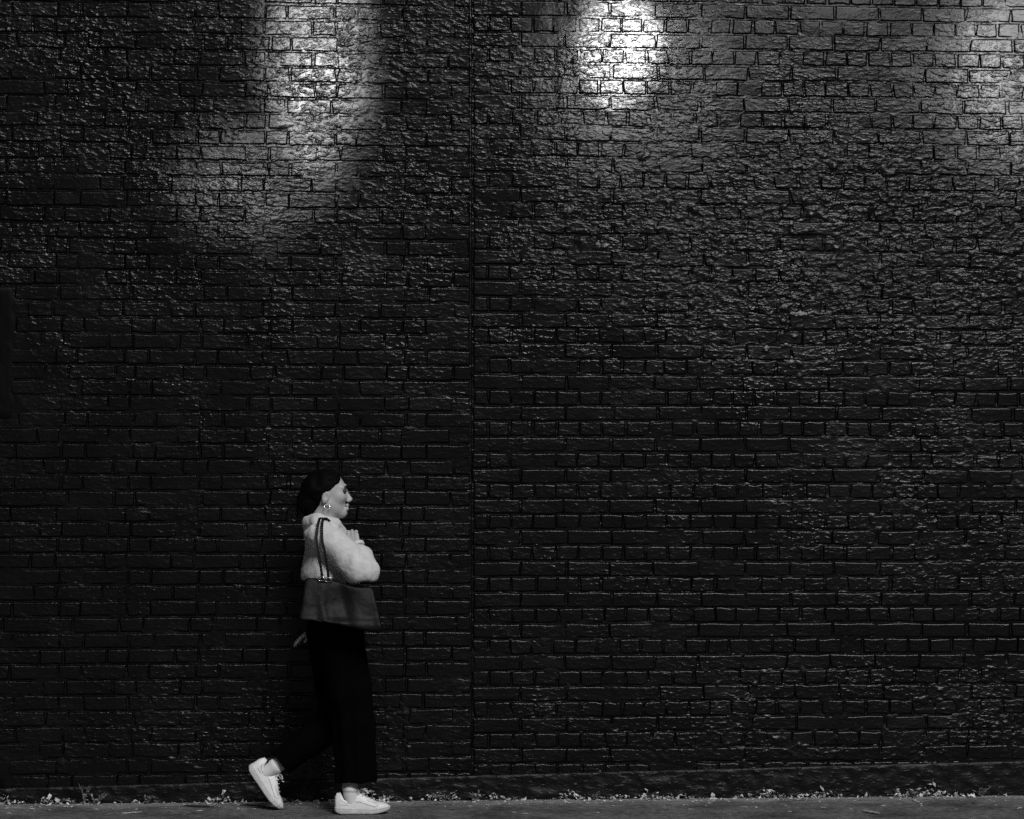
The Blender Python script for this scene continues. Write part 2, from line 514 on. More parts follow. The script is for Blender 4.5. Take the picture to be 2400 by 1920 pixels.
def brick_arrays(xc, zc, L, h, r, rough):
    """front grid 6 x 4 vertices and a skirt; returns local verts and quads"""
    e = min(.0085 / L, .2); ez = .0085 / h
    xs = np.array([-.5, -.5 + e, -.18, .18, .5 - e, .5]) * L
    zs = np.array([-.5, -.5 + ez, .5 - ez, .5]) * h
    X, Z = np.meshgrid(xs, zs, indexing='ij')
    wob = .0030 + .003 * rough
    wx_ = r.normal(0, wob, X.shape); wz_ = r.normal(0, wob * .6, Z.shape)
    wx_[1] = wx_[0]; wx_[4] = wx_[5]; wz_[:, 1] = wz_[:, 0]; wz_[:, 2] = wz_[:, 3]      # the arris follows the outline
    wx_[2:4] *= .5; wz_ = np.clip(wz_, -.005, .005); wx_ = np.clip(wx_, -.008, .008)
    X = X + xc + wx_; Z = Z + zc + wz_
    edge = np.ones(X.shape); edge[1:-1, 1:-1] = 0
    corner = np.zeros(X.shape); corner[[0, 0, -1, -1], [0, -1, 0, -1]] = 1
    tilt = r.normal(0, .013); tx = r.normal(0, .0045); off = r.normal(.0003, .0007)
    Hh = brick_face(X, Z) + off + tilt * (Z - zc) + tx * (X - xc) - edge * (.0006 + .0026 * r.random(X.shape)) - corner * .0012 + r.normal(0, .0001, X.shape)
    V = np.stack([X.ravel(), -Hh.ravel(), Z.ravel()], 1)
    i, j = np.meshgrid(np.arange(5), np.arange(3), indexing='ij')
    a = (i * 4 + j).ravel()
    F = np.stack([a, a + 4, a + 5, a + 1], 1)
    ring = np.array([0, 4, 8, 12, 16, 20, 21, 22, 23, 19, 15, 11, 7, 3, 2, 1])
    B = V[ring].copy(); B[:, 1] += .022
    k = np.arange(16); k2 = (k + 1) % 16
    F = np.concatenate([F, np.stack([ring[k2], ring[k], 24 + k, 24 + k2], 1)])
    return np.concatenate([V, B]), F

X_OLD = float(at(943, 1200, 0)[0])              # a short straight joint beside the person
def courses(side):
    z0 = ZL if side == 'L' else ZR
    out = []
    k = -2
    while True:
        zb = z0 + k * PITCH
        if zb > Z_TOP - PITCH: break
        if zb > -.06:
            if side == 'L':
                x = XJ - .006
                first = (HEAD if k % 2 else STR) - .02 * (k % 2) + float(rng.normal(0, .008))
                seq = 1 if k % 2 else 0          # 1: header was first
                w = first
                while x > X_MIN:
                    xa = max(x - w, X_MIN)
                    out.append((xa, x, zb, k)); x = xa
                    seq ^= 1
                    w = (HEAD if seq else STR) + float(rng.normal(0, .006))
            else:
                stretch = (k % 2 == ((int(round((3.515 - ZR) / PITCH)) - 1) % 2))
                x = XJ + .002
                w = .238 if stretch else .078
                while x < X_MAX:
                    xb = min(x + w, X_MAX)
                    out.append((x, xb, zb, k)); x = xb
                    w = (STR if stretch else HEAD) + float(rng.normal(0, .0045))
        k += 1
    if side == 'L':
        res = []
        for xa, xb, zb, k in out:
            if 1.25 < zb < 1.56 and xa + .02 < X_OLD < xb - .02:
                res += [(xa, X_OLD - .003, zb, k), (X_OLD + .003, xb, zb, k)]
            else: res.append((xa, xb, zb, k))
        out = res
    return out

def project(p):
    d = np.array(p) - CAM
    f = np.array([math.sin(YAW), math.cos(YAW), 0]); r_ = np.array([math.cos(YAW), -math.sin(YAW), 0])
    dep = d @ f
    return U0 + FPX * (d @ r_) / dep, V0 - FPX * d[2] / dep, dep

JOINT = .0068
PANEL = (float(at(-120, 800, 0)[0]), float(at(38, 800, 0)[0]), float(at(20, 985, 0)[2]), float(at(20, 667, 0)[2]))
for side, root in (('L', wallL), ('R', wallR)):
    pieces = []
    for xa, xb, zb, k in courses(side):
        L = xb - xa - JOINT * (.35 + .6 * rng.random())
        if L < .02: continue
        xc = .5 * (xa + xb)
        zc = zb + PITCH * .5 + .0045 * float(perlin(np.array(xc * 1.1), np.array(k * .31), 81))
        if side == 'L' and PANEL[0] < xc < PANEL[1] and PANEL[2] < zc < PANEL[3]: continue
        rm = float(rough_mask(np.array(xc), np.array(zc)))
        V, F = brick_arrays(xc, zc, L, PITCH - JOINT * (.85 + .4 * rng.random()), rng, rm)
        u, v, dep = project((xc, 0, zc))
        inside = -20 < u < 2420 and -10 < v < 1850
        pieces.append((L / dep ** 2 if inside else 0.0, xc, zc, V, F))
    pieces.sort(key=lambda p: -p[0])
    for area, xc, zc, V, F in pieces[:300]:
        c = np.array([xc, 0, zc])
        link('brick', np_mesh('brick', V - c, F, attr=surf(V[:, 0], V[:, 2]), flat_faces=True), M_paint, root, c - np.array(root.location))
    Vs, Fs, n = [], [], 0
    for area, xc, zc, V, F in pieces[300:]:
        Vs.append(V - np.array(root.location)); Fs.append(F + n); n += len(V)
    Vs = np.concatenate(Vs)
    o = link('brickwork', np_mesh('brickwork', Vs, np.concatenate(Fs), attr=surf(Vs[:, 0] + root.location[0], Vs[:, 2]), flat_faces=True), M_paint, root)
    o['kind'] = 'stuff'

# smooth rendered panel at the left end of the wall
def panel_face(x, z):
    return wall_macro(x, z) + .0012 - .007 * sstep(PANEL[1] - .03, PANEL[1], x + .012 * perlin(z / .07, x / .1, 92)) - .006 * (1 - sstep(PANEL[2], PANEL[2] + .03, z)) - .006 * sstep(PANEL[3] - .03, PANEL[3], z) + .0012 * perlin(x / .12, z / .3, 91)
V, F = heightfield(PANEL[0], PANEL[1], PANEL[2], PANEL[3], .015, panel_face)
V[:, 1] = np.where(V[:, 1] > .2, .02, V[:, 1])
M_panel = mat('smooth_black_paint', .002, .5, .1, [(9, 3, .5, .006, (1.6, 1, .6)), (90, 2, .5, .0008, (1, 1, 1))])
pl = link('infill_panel', np_mesh('infill_panel', V - np.array(wallL.location), F), M_panel, wallL)
pl['label'] = 'smooth black rendered panel let into the brickwork'

# projecting plinth along the foot, its top edge a little out of level
zp0, zp1 = float(at(0, 1848, -.03)[2]), float(at(2400, 1784, -.03)[2])
xp0, xp1 = float(at(0, 1848, -.03)[0]), float(at(2400, 1784, -.03)[0])
def plinth_top(x): return zp0 + (zp1 - zp0) * (x - xp0) / (xp1 - xp0) + .0018 * perlin(x / .16, x * 0, 95)
xs = np.arange(X_MIN, X_MAX, .012)
cols_ = []
prof = [(.0, 1.0, 0), (.008, 1.0, -.0005), (.015, 1.0, -.0012), (.018, 1.0, -.005)] + [(.018, f, -.005) for f in np.linspace(.94, 0, 13)[0:]]
V = []
for pd, f, dz in prof:
    zt = plinth_top(xs)
    z = (zt + dz) * f - .05 * (1 - f)
    n1 = .0055 * fbm(xs / .07, z / .05, 97, 3) * (.25 if f == 1.0 and pd < .017 else 1.0)
    y = -(pd + (wall_macro(xs, z) + n1 * (0.15 if f == 1.0 else 1)) * (1 if pd else 0) + .004 * (1 - f))
    V.append(np.stack([xs, y, z], 1))
V = np.stack(V, 1); nx, nz = V.shape[:2]
V = V.reshape(-1, 3)
i, j = np.meshgrid(np.arange(nx - 1), np.arange(nz - 1), indexing='ij')
a = (i * nz + j).ravel()
F = np.stack([a, a + 1, a + nz + 1, a + nz], 1)
pr = empty('plinth', (0, 0, 0))
tag(pr, 'low black rendered plinth with a thin sloping top edge along the wall foot', 'plinth')
link('render_face', np_mesh('render_face', V, F), M_plinth, pr)

# ------------------------------------------------------------------ the walking person
YP = -.42
def P3(u, v, dy=0.0): return at(u, v, YP + dy)
person = empty('person', (float(P3(800, 1500)[0]), YP, 0))
PR = np.array(person.location)
tag(person, 'person walking with pale fleece jacket, black cropped trousers, white trainers and bent arm', 'person')

HC = P3(768, 1155)
o1 = P3(783, 1900, -.09); o1[2] = .001          # heels of the two shoes
pt = math.radians(56)
o2 = P3(577, 1788, .09); o2[2] = .2075
def shoe2(x, z): return o2 + np.array([x * math.cos(pt) + z * math.sin(pt), 0, -x * math.sin(pt) + z * math.cos(pt)])
def hd(x, z, y=0.0): return HC + np.array([x, y, z])

def chain(P, f, pts, rs, k, sy=1.0):
    for a, b, ra, rb in zip(pts[:-1], pts[1:], rs[:-1], rs[1:]):
        d = cap(P, a, b, ra, rb, sy)
        f = d if f is None else smin(f, d, k)
    return f

def hand(P, f, wrist, fwd, side, palm_n, curl, tips, splay=.12, thumb=1, size=1.0):
    """palm of four metacarpals, four bent fingers and a thumb; side = direction of the little finger"""
    fwd = fwd / np.linalg.norm(fwd); side = side - fwd * (side @ fwd); side /= np.linalg.norm(side)
    n = np.cross(fwd, side); n *= np.sign(n @ palm_n)
    g = None
    for i, ln in enumerate((.068, .076, .071, .056)):
        o = (i - 1.5)
        k0 = wrist + side * o * .011 * size + fwd * .012 * size
        k1 = wrist + side * o * .0195 * size + fwd * (.088 - abs(o - .0) * .004) * size
        d = cap(P, k0, k1, .0125 * size, .0105 * size)
        g = d if g is None else smin(g, d, .012)
    for i, ln in enumerate((.068, .076, .071, .056)):
        o = (i - 1.5)
        p = wrist + side * o * .0195 * size + fwd * (.088 - abs(o) * .004) * size
        d0 = fwd + side * o * splay
        an = 0.0
        for sfrac, r0, r1 in ((.45, .0098, .0088), (.31, .0088, .0078), (.24, .0078, .0066)):
            an += curl * (1 + .12 * o)
            dr = d0 * math.cos(an) + n * math.sin(an); dr /= np.linalg.norm(dr)
            q = p + dr * ln * sfrac * size
            g = smin(g, cap(P, p, q, r0 * size, r1 * size), .004)
            p = q
    t0 = wrist - side * .020 * size * thumb + fwd * .022 * size
    t1 = t0 + (-side * .8 * thumb + fwd * .7 + n * .35) * .034 * size
    t2 = t1 + (-side * .35 * thumb + fwd * .95 + n * .3) * .028 * size
    t3 = t2 + (-side * .1 * thumb + fwd * 1.0 + n * .3) * .024 * size
    g = chain(P, g, [t0, t1, t2, t3], [.013 * size, .0115 * size, .0098 * size, .0078 * size], .008)
    f = smin(f, cap(P, wrist - fwd * .05, wrist + fwd * .02, .026 * size, .022 * size), .02)
    return smin(f, g, .012)

def f_head(P):
    f = ell(P, hd(-.006, .016), (.090, .072, .084))
    f = smin(f, ell(P, hd(.034, -.040), (.050, .054, .070)), .03)
    for s in (-1, 1):
        f = smin(f, cap(P, hd(.066, -.096, s * .006), hd(.004, -.056, s * .050), .017, .018), .028)
        f = smin(f, ell(P, hd(.056, -.020, s * .034), (.030, .026, .026)), .02)
        f = smin(f, cap(P, hd(.080, .026, s * .008), hd(.070, .024, s * .040), .011, .010), .016)
        f = smax(f, -ell(P, hd(.100, .006, s * .032), (.025, .020, .0145)), .012)
        f = smin(f, ell(P, hd(.0985, -.0385, s * .0115), (.010, .007, .008)), .006)
        # ear
        e = ell(P, hd(-.010, -.022, s * .073), (.018, .010, .031), -.25)
        e = smax(e, -ell(P, hd(-.006, -.018, s * .084), (.010, .008, .018), -.25), .004)
        f = smin(f, e, .006)
    f = smin(f, ell(P, hd(.068, -.097), (.021, .022, .018)), .016)
    f = smin(f, cap(P, hd(.085, .006), hd(.107, -.031), .0075, .0115), .012)
    f = smin(f, cap(P, hd(.094, -.0595, -.016), hd(.094, -.0595, .016), .0075), .008)
    f = smin(f, cap(P, hd(.0925, -.0775, -.014), hd(.0925, -.0775, .014), .0085), .008)
    return f

def f_body(P):
    f = f_head(P)
    f = smin(f, cap(P, hd(-.010, -.060), P3(752, 1245), .052, .060), .03)
    f = smin(f, cap(P, P3(756, 1265), P3(763, 1350), .078, .080, .62), .06)
    f = smin(f, cap(P, P3(763, 1350), P3(778, 1465), .080, .100, .68), .05)
    f = smin(f, cap(P, P3(752, 1255, -.15), P3(752, 1255, .15), .045), .04)
    f = chain(P, f, [P3(785, 1480, -.085), P3(818, 1665, -.09), P3(822, 1760, -.09), P3(821, 1842, -.09), P3(822, 1862, -.09), P3(822, 1885, -.09)], [.080, .052, .050, .0335, .029, .022], .012)
    f = chain(P, f, [P3(772, 1480, .085), P3(795, 1688, .09), .5 * (P3(795, 1688, .09) + shoe2(.078, .12)), shoe2(.078, .13), shoe2(.078, .10), shoe2(.078, .06)], [.080, .050, .046, .033, .028, .022], .012)
    f = smin(f, cap(P, P3(822, 1885, -.09), P3(860, 1895, -.09), .022, .016), .012)
    f = smin(f, cap(P, shoe2(.078, .06), shoe2(.15, .045), .022, .016), .012)
    f = chain(P, f, [P3(752, 1255, -.17), P3(850, 1338, -.22), P3(842, 1288, -.145)], [.046, .038, .028], .02)
    f = chain(P, f, [P3(752, 1255, .17), P3(752, 1362, .19), P3(748, 1450, .19)], [.046, .038, .028], .02)
    wr = P3(836, 1292, -.145)
    f = hand(P, f, wr, P3(816, 1240, -.085) - wr, np.array([1.0, -.35, .15]), np.array([-.3, 1, 0]), .40, None, .0, 1, .95)
    wl_ = P3(748, 1470, .19)
    f = hand(P, f, wl_, P3(706, 1492, .19) - wl_, np.array([-.25, .95, -.1]), np.array([1, 0, -.3]), .22, None, .05, 1, .95)
    return f

lo = P3(560, 1920, .33); hi = P3(910, 1095, -.36)
lo_b = (lo[0], YP - .36, -.01); hi_b = (hi[0], YP + .34, hi[2])
V, F = sdf_mesh(f_body, lo_b, hi_b, .0042)
body = link('body', np_mesh('body', V - PR, F), M_skin, person)

# hair: swept back over the skull into a loose low knot
def f_hair(P):
    f = ell(P, hd(-.010, .021), (.099, .081, .090))
    n = noise3(P * np.array([.5, 1, 1]), 60, 2) * .003 + noise3(P, 28, 9) * .006
    f = smin(f, ell(P, hd(-.062, -.006), (.072, .070, .076)), .03)
    f = smin(f, ell(P, hd(-.104, -.044), (.042, .046, .044)), .045)
    f = smin(f, cap(P, hd(-.10, -.06, -.02), hd(-.085, -.105, -.02), .034, .020), .03)
    face = cap(P, hd(.14, .0, -.2), hd(.14, .0, .2), .074)        # keeps the forehead and face clear
    f = smax(f, -face, .01)
    # cheek and temple boundary, slanting from hairline to ear
    q = (P[:, 0] - HC[0]); z = (P[:, 2] - HC[2])
    slant = (q - .020) * .78 - (z - .012) * .62
    front = np.where(z < .028, 1, 1)
    f = smax(f, slant, .012)
    earcut = -ell(P, hd(.012, -.050), (.046, .30, .058), -.2)
    f = smax(f, earcut, .008)
    fore = (q - .070) * .9 + (z - .045) * -.35
    f = smax(f, fore, .012)
    return f + n
V, F = sdf_mesh(f_hair, hd(-.20, -.16, -.11), hd(.13, .14, .11), .0042, full=True)
hair = link('hair', np_mesh('hair', V - PR, F), M_hair, person)
# loose strands at the nape and over the knot
for sidx in range(26):
    t = random.random()
    p0 = hd(-.06 - .06 * t, .03 - .05 * t, random.uniform(-.06, .06))
    p1 = p0 + np.array([-.03 - .02 * random.random(), random.uniform(-.01, .01), -.05 - .03 * random.random()])
    p2 = p1 + np.array([-.012 + .02 * random.random(), random.uniform(-.01, .01), -.035 - .03 * random.random()])
    V, F = tube(smooth_path([p0, p1, p2], 4), [.0016] * 8 + [.0004], 4)
    if sidx == 0: SV, SF = [V], [F]
    else: SF.append(F + sum(len(v_) for v_ in SV)); SV.append(V)
st = link('loose_strands', np_mesh('loose_strands', np.concatenate(SV) - PR, np.concatenate(SF)), M_hair, hair)
st['kind'] = 'stuff'
# brows, eyes, lips
for s in (-1, 1):
    V, F = tube(smooth_path([hd(.0945, .023, s * .010), hd(.0905, .030, s * .026), hd(.074, .026, s * .046)], 4), [.0038] * 6 + [.0034, .0026, .0016], 6)
    link('eyebrow', np_mesh('eyebrow', V - PR, F), M_hair, person)
    V, F = sdf_mesh(lambda P: ell(P, hd(.079, .006, s * .031), (.0125, .014, .0105)), hd(.06, -.012, s * .031 - .018), hd(.098, .024, s * .031 + .018), .0022, full=True)
    link('eye', np_mesh('eye', V - PR, F), M_eye, person)

# earring: a flat bright hoop
e0 = hd(-.002, -.068, -.080)
V, F = tube([e0 + np.array([.014 * math.cos(a), .004 * math.sin(a), .010 * math.sin(a)]) for a in np.linspace(0, 2 * math.pi, 24, endpoint=False)], .0022, 6, True)
link('earring', np_mesh('earring', V - PR, F), M_metal, person)

# jacket
def f_jacket(P):
    f = cap(P, P3(764, 1266), P3(764, 1352), .092, .118, .62)
    f = smin(f, cap(P, P3(753, 1256, -.15), P3(753, 1256, .15), .060), .05)
    f = smin(f, cap(P, P3(780, 1262), P3(796, 1300), .060, .060, .7), .05)
    f = chain(P, f, [P3(754, 1256, -.17), P3(848, 1337, -.225)], [.074, .080], .014)
    g = chain(P, None, [P3(852, 1336, -.225), P3(847, 1310, -.185)], [.084, .068], .04)
    f = smin(f, g, .010)
    f = chain(P, f, [P3(753, 1256, .17), P3(756, 1362, .19), P3(756, 1440, .19)], [.070, .058, .040], .03)
    # thick collar, high at the nape
    for s in (-1, 1):
        f = chain(P, f, [P3(729, 1227, 0), P3(745, 1222, s * .070), P3(781, 1230, s * .074), P3(804, 1256, s * .030)], [.040, .038, .033, .026], .006)
        f = chain(P, f, [P3(733, 1252, 0), P3(742, 1250, s * .085)], [.040, .030], .010)
    hem = P3(760, 1360)[2]
    far = P[:, 1] > YP + .12
    fh = smax(f, hem + .004 * np.sin(P[:, 0] * 40) - P[:, 2], .01)
    f = np.where(far, f, fh)
    # neck opening
    f = smax(f, -cap(P, P3(757, 1232), P3(768, 1196), .060, .066), .012)
    # creases in the sleeve and the fleece
    w = (P[:, 0] * .76 + P[:, 2] * .2) * 70 + noise3(P, 16, 3) * 3
    f = f + .0062 * np.sin(w * .55) * sstep(-.08, -.16, P[:, 1] - YP) + noise3(P, 13, 4) * .008 + noise3(P, 34, 6) * .0026 + noise3(P, 75, 5) * .0012
    return f
V, F = sdf_mesh(f_jacket, (P3(690, 1300)[0], YP - .34, P3(700, 1480)[2]), (P3(910, 1300)[0], YP + .30, P3(700, 1190)[2]), .0048)
jk = link('jacket', np_mesh('jacket', V - PR, F), M_jacket, person)

cc = P3(838, 1277, -.142); ca = P3(816, 1240, -.085) - P3(836, 1292, -.145); ca /= np.linalg.norm(ca)
c1 = np.cross(ca, [0, 1, 0]); c1 /= np.linalg.norm(c1); c2 = np.cross(ca, c1)
V, F = tube([cc + .024 * (math.cos(a) * c1 + math.sin(a) * c2) for a in np.linspace(0, 2 * math.pi, 24, endpoint=False)], .010, 8, True)
link('cuff', np_mesh('cuff', V - PR, F), M_jacket, person)

# trousers: wide, cropped above the ankle
hem_z = P3(836, 1833, -.09)[2]
SA, SB = P3(795, 1688, .09), shoe2(.078, .150)
def f_trouser(P):
    f = cap(P, P3(774, 1400), P3(784, 1470), .098, .122, .70)
    r = chain(P, None, [P3(792, 1480, -.075), P3(820, 1625, -.09), P3(832, 1700, -.09), P3(836, 1870, -.09)], [.120, .102, .094, .100], .03, 1.32)
    ang = np.arctan2(P[:, 1] - (YP - .09), P[:, 0] - P3(830, 1700)[0])
    fold = .006 * np.sin(ang * 7 + P[:, 2] * 4) * sstep(1.0, .5, P[:, 2]) * sstep(0.0, -.05, P[:, 1] - YP) + noise3(P, 9, 7) * .007
    r = r + fold
    r = smax(r, hem_z - P[:, 2] + .003 * np.sin(P[:, 0] * 60), .004)
    r = smax(r, -smax(cap(P, P3(836, 1800, -.09), P3(836, 1880, -.09), .078, None, 1.5), P[:, 2] - hem_z - .05, .004), .004)
    l = chain(P, None, [P3(774, 1480, .08), P3(793, 1684, .09)], [.115, .088], .03)
    l = smin(l, cap(P, SA, SB + (SB - SA) * .3, .084, .058), .03)
    l = l + noise3(P, 9, 8) * .007
    ax = (SB - SA) / np.linalg.norm(SB - SA)
    cut = (P - SB.astype(np.float32)) @ ax.astype(np.float32)
    l = smax(l, cut, .004)
    l = smax(l, -smax(cap(P, SB - ax * .1, SB + ax * .1, .044), -cut - .04, .004), .004)
    f = smin(f, smin(l, r, .02), .05)
    return f
V, F = sdf_mesh(f_trouser, (P3(630, 1700)[0], YP - .25, .03), (P3(910, 1700)[0], YP + .26, P3(700, 1315)[2]), .007)
link('trousers', np_mesh('trousers', V - PR, F), M_trouser, person)

# shoes: local frame, X to the toe, Z up, origin under the heel
def footw(x): return np.interp(x, [0, .01, .03, .07, .12, .17, .205, .235, .255, .268], [.010, .024, .032, .033, .035, .043, .045, .038, .026, .004])
def spring(x): return .021 * np.clip((x - .165) / .10, 0, 1.2) ** 2 + .016 * np.clip((.035 - x) / .035, 0, 1) ** 2
def f_sole(P):
    x, y, z = P.T
    w = footw(x) + .004
    ztop = np.interp(x, [0, .03, .10, .20, .268], [.034, .032, .029, .026, .039])
    f = np.maximum(np.abs(y - .004 * np.sin(x * 11)) - w, np.maximum(spring(x) - z, z - ztop))
    f = smax(np.abs(y - .004 * np.sin(x * 11)) - w + .0015 * np.sin(z * 500) * 0, smax(spring(x) - z, z - ztop, .006), .008)
    f = smax(f, np.maximum(x - .268, -x + .000), .006)
    groove = np.abs(z - (ztop - .0085)) - .0012
    f = np.maximum(f, -np.maximum(groove, -(f + .0022)))
    return f
def ztop_f(x): return np.interp(x, [0, .012, .030, .048, .073, .098, .113, .125, .16, .199, .225, .25, .262, .268], [.072, .098, .102, .082, .073, .090, .104, .102, .078, .058, .055, .047, .038, .030])
def f_upper(P):
    x, y, z = P.T
    yy = y - .004 * np.sin(x * 11)
    w = footw(x) * np.interp(z, [.03, .06, .11], [1.0, .93, .66])
    zt = ztop_f(x)
    q = (np.abs(yy) / np.maximum(w, .002)) ** 2.4 + (np.maximum(z - .03, 0) / np.maximum(zt - .03, .004)) ** 3.2
    f = (q ** .4 - 1) * .03
    f = smax(f, .024 - z, .002)
    hole = np.sqrt(((x - .074) / .040) ** 2 + (yy / .026) ** 2) - 1
    f = smax(f, -smax(hole * .026, .055 - z, .003), .004)
    f = smax(f, np.maximum(x - .264, .003 - x), .006)
    thr = np.sqrt(((x - .14) / .050) ** 2 + (yy / .012) ** 2) - 1       # shallow throat for the laces
    f = smax(f, -smax(thr * .012, zt - .006 - z, .002), .003)
    return f
Vs_, Fs_ = sdf_mesh(f_sole, (-.012, -.065, -.01), (.282, .065, .06), .0026, full=True)
me_sole = np_mesh('sole', Vs_, Fs_); me_sole.materials.append(M_sole)
Vu_, Fu_ = sdf_mesh(f_upper, (-.012, -.06, .012), (.282, .06, .125), .0026, full=True)
me_upper = np_mesh('shoe', Vu_, Fu_); me_upper.materials.append(M_shoe)

def on_upper(x, z, sgn=-1):
    """point on the flank of the shoe"""
    w = float(footw(x)) * float(np.interp(z, [.03, .06, .11], [1.0, .93, .66]))
    zt = float(ztop_f(x))
    t = min(max((z - .03) / max(zt - .03, .004), 0), .98)
    y = w * max(1 - t ** 3.2, 0) ** (1 / 2.4)
    return np.array([x, .004 * math.sin(x * 11) + sgn * (y + .0003), z])
seams = []
for sg in (-1, 1):
    for path in ([(.062, .058), (.085, .061), (.12, .058), (.155, .046), (.188, .038)],
                 [(.030, .070), (.045, .058), (.065, .052), (.085, .062), (.105, .076)],
                 [(.035, .045), (.066, .044)],
                 [(.188, .034), (.200, .040), (.212, .046)],
                 [(.155, .066), (.175, .058), (.200, .050)]):
        pts = []
        for (xa, za), (xb, zb) in zip(path[:-1], path[1:]):
            for t in np.linspace(0, 1, 6): pts.append(on_upper(xa + (xb - xa) * t, za + (zb - za) * t, sg))
        seams.append(tube(pts, .0011, 5))
def joined(name, parts):
    Vs, Fs, n = [], [], 0
    for V, F in parts:
        Vs.append(V); Fs.append(F + n); n += len(V)
    return np_mesh(name, np.concatenate(Vs), np.concatenate(Fs))
me_seam = joined('stitching', seams); me_seam.materials.append(M_seam)
me_laces = []
for i in range(5):
    x = .120 + i * .017
    z = float(ztop_f(x)) - .001
    V, F = tube(smooth_path([(x - .004, -.020, z - .010), (x, -.010, z + .0015), (x + .003, .006, z + .002), (x + .006, .020, z - .008)], 4), .0026, 6)
    m_ = np_mesh('lace', V, F); m_.materials.append(M_lace); me_laces.append(m_)
bow = [tube(smooth_path([(.118, 0, .106), (.126, -.016, .118), (.146, -.022, .113), (.138, -.010, .106), (.120, 0, .106)], 5), .0024, 6),
       tube(smooth_path([(.118, 0, .106), (.124, .014, .118), (.142, .020, .110), (.134, .010, .104), (.120, 0, .106)], 5), .0024, 6),
       tube(smooth_path([(.118, 0, .106), (.136, -.008, .112), (.156, -.016, .106), (.160, -.018, .112)], 5), .0022, 6)]
me_bow = joined('lace_bow', bow); me_bow.materials.append(M_lace)
tongue = sdf_mesh(lambda P: smax(cap(P, np.array([.118, 0, .098]), np.array([.112, 0, .114]), .016, .015, 1.0) , np.abs((P[:, 0] - .118) * .9 + (P[:, 2] - .10) * .35) - .004, .002), (.08, -.03, .07), (.16, .03, .14), .0026, full=True)
me_tongue = np_mesh('tongue', *tongue); me_tongue.materials.append(M_shoe)

def place_shoe(origin, pitch, label):
    s = bpy.data.objects.new('shoe', me_upper)
    s.parent = person; s.location = np.array(origin) - PR; s.rotation_euler = (0, pitch, 0)
    s['label'] = label
    col.objects.link(s)
    for nm, me in [('sole', me_sole), ('stitching', me_seam), ('tongue', me_tongue), ('lace_bow', me_bow)] + [('lace', m_) for m_ in me_laces]:
        c = bpy.data.objects.new(nm, me); c.parent = s; col.objects.link(c)
    return s
place_shoe(o1, 0.0, 'white trainer planted flat on the ground')
place_shoe(o2, pt, 'white trainer lifted on its toe behind')

# socks
def sock(origin, pitch, pts, rs, name='sock'):
    def to_w(p):
        x, y, z = p
        return np.array(origin) + np.array([x * math.cos(pitch) + z * math.sin(pitch), y, -x * math.sin(pitch) + z * math.cos(pitch)])
    V, F = tube([to_w(p) for p in pts], rs, 20)
    return link(name, np_mesh(name, V - PR, F), M_sock, person)
sock(o1, 0.0, [(.080, 0, .05), (.079, 0, .080), (.078, 0, .098), (.078, 0, .104), (.078, 0, .108), (.0785, 0, .112), (.079, 0, .121), (.0795, 0, .126), (.080, 0, .127), (.080, 0, .122)],
     [.029, .034, .0365, .0360, .0385, .0410, .0410, .0385, .036, .033])
sock(o2, pt, [(.079, 0, .05), (.078, 0, .080), (.078, 0, .100), (.078, 0, .108), (.078, 0, .120), (.078, 0, .127), (.078, 0, .126)], [.029, .034, .0365, .040, .040, .037, .033])

# ------------------------------------------------------------------ the shoulder bag
bag = empty('shoulder_bag', P3(790, 1470, -.26))
BR = np.array(bag.location)
tag(bag, 'large dark leather tote bag hanging from the shoulder at the hip', 'bag')
TL, TR, BRc, BL = P3(712, 1350, -.25), P3(872, 1372, -.25), P3(898, 1480, -.25), P3(697, 1452, -.25)
def halfplane(P, a, b):
    """positive outside for a clockwise outline seen from the camera (x right, z up)"""
    d = np.array([b[0] - a[0], b[2] - a[2]]); d /= np.linalg.norm(d)
    return -((P[:, 0] - a[0]) * d[1] - (P[:, 2] - a[2]) * d[0])
def f_bag(P):
    P = P + np.stack([noise3(P, 9, 11), noise3(P, 10, 12), noise3(P, 9, 13)], 1) * .011
    sag = .006 * np.sin((P[:, 0] - TL[0]) * 16)
    f = smax(halfplane(P, TL, TR) + .008 * np.sin((P[:, 0] - TL[0]) * 9), halfplane(P, TR, BRc), .022)
    f = smax(f, halfplane(P, BRc, BL) + sag, .030)
    f = smax(f, halfplane(P, BL, TL), .026)
    t = np.clip((TL[2] - P[:, 2]) / (TL[2] - BL[2] + .03), 0, 1)
    half = .014 + .040 * t ** .8
    yc = YP - .235 - .022 * t
    crease = .005 * np.sin((P[:, 0] - TL[0]) * 26 + 3 * t) * t + .016 * np.exp(-((P[:, 0] - TL[0] - .08 - .02 * t) / .03) ** 2) * t - .012 * np.exp(-((P[:, 0] - TL[0] - .16 - .05 * t) / .03) ** 2) * t ** .5 + .010 * sstep(.80, .95, t)
    lip = -.012 * sstep(.86, .95, t)
    f = smax(f, np.abs(P[:, 1] - yc) - half - crease + lip * 0, .014)
    # open mouth
    f = smax(f, -smax(np.abs(P[:, 1] - yc) - .009, .05 - t * .0 - (P[:, 2] - (TL[2] - .06)), .002), .003)
    return f
V, F = sdf_mesh(f_bag, P3(680, 1490, 0) * np.array([1, 0, 1]) + np.array([0, YP - .36, 0]), P3(912, 1335, 0) * np.array([1, 0, 1]) + np.array([0, YP - .16, 0]), .0042, full=True)
link('bag_body', np_mesh('bag_body', V - BR, F), M_bag, bag)
# welt along the bottom edge and up the sides
wp = [P3(716, 1446, -.302), P3(740, 1454, -.308), P3(790, 1461, -.310), P3(845, 1468, -.310), P3(876, 1470, -.302)]
V, F = tube(smooth_path(wp, 6), .0042, 8)
link('piping', np_mesh('piping', V - BR, F), M_bag, bag)

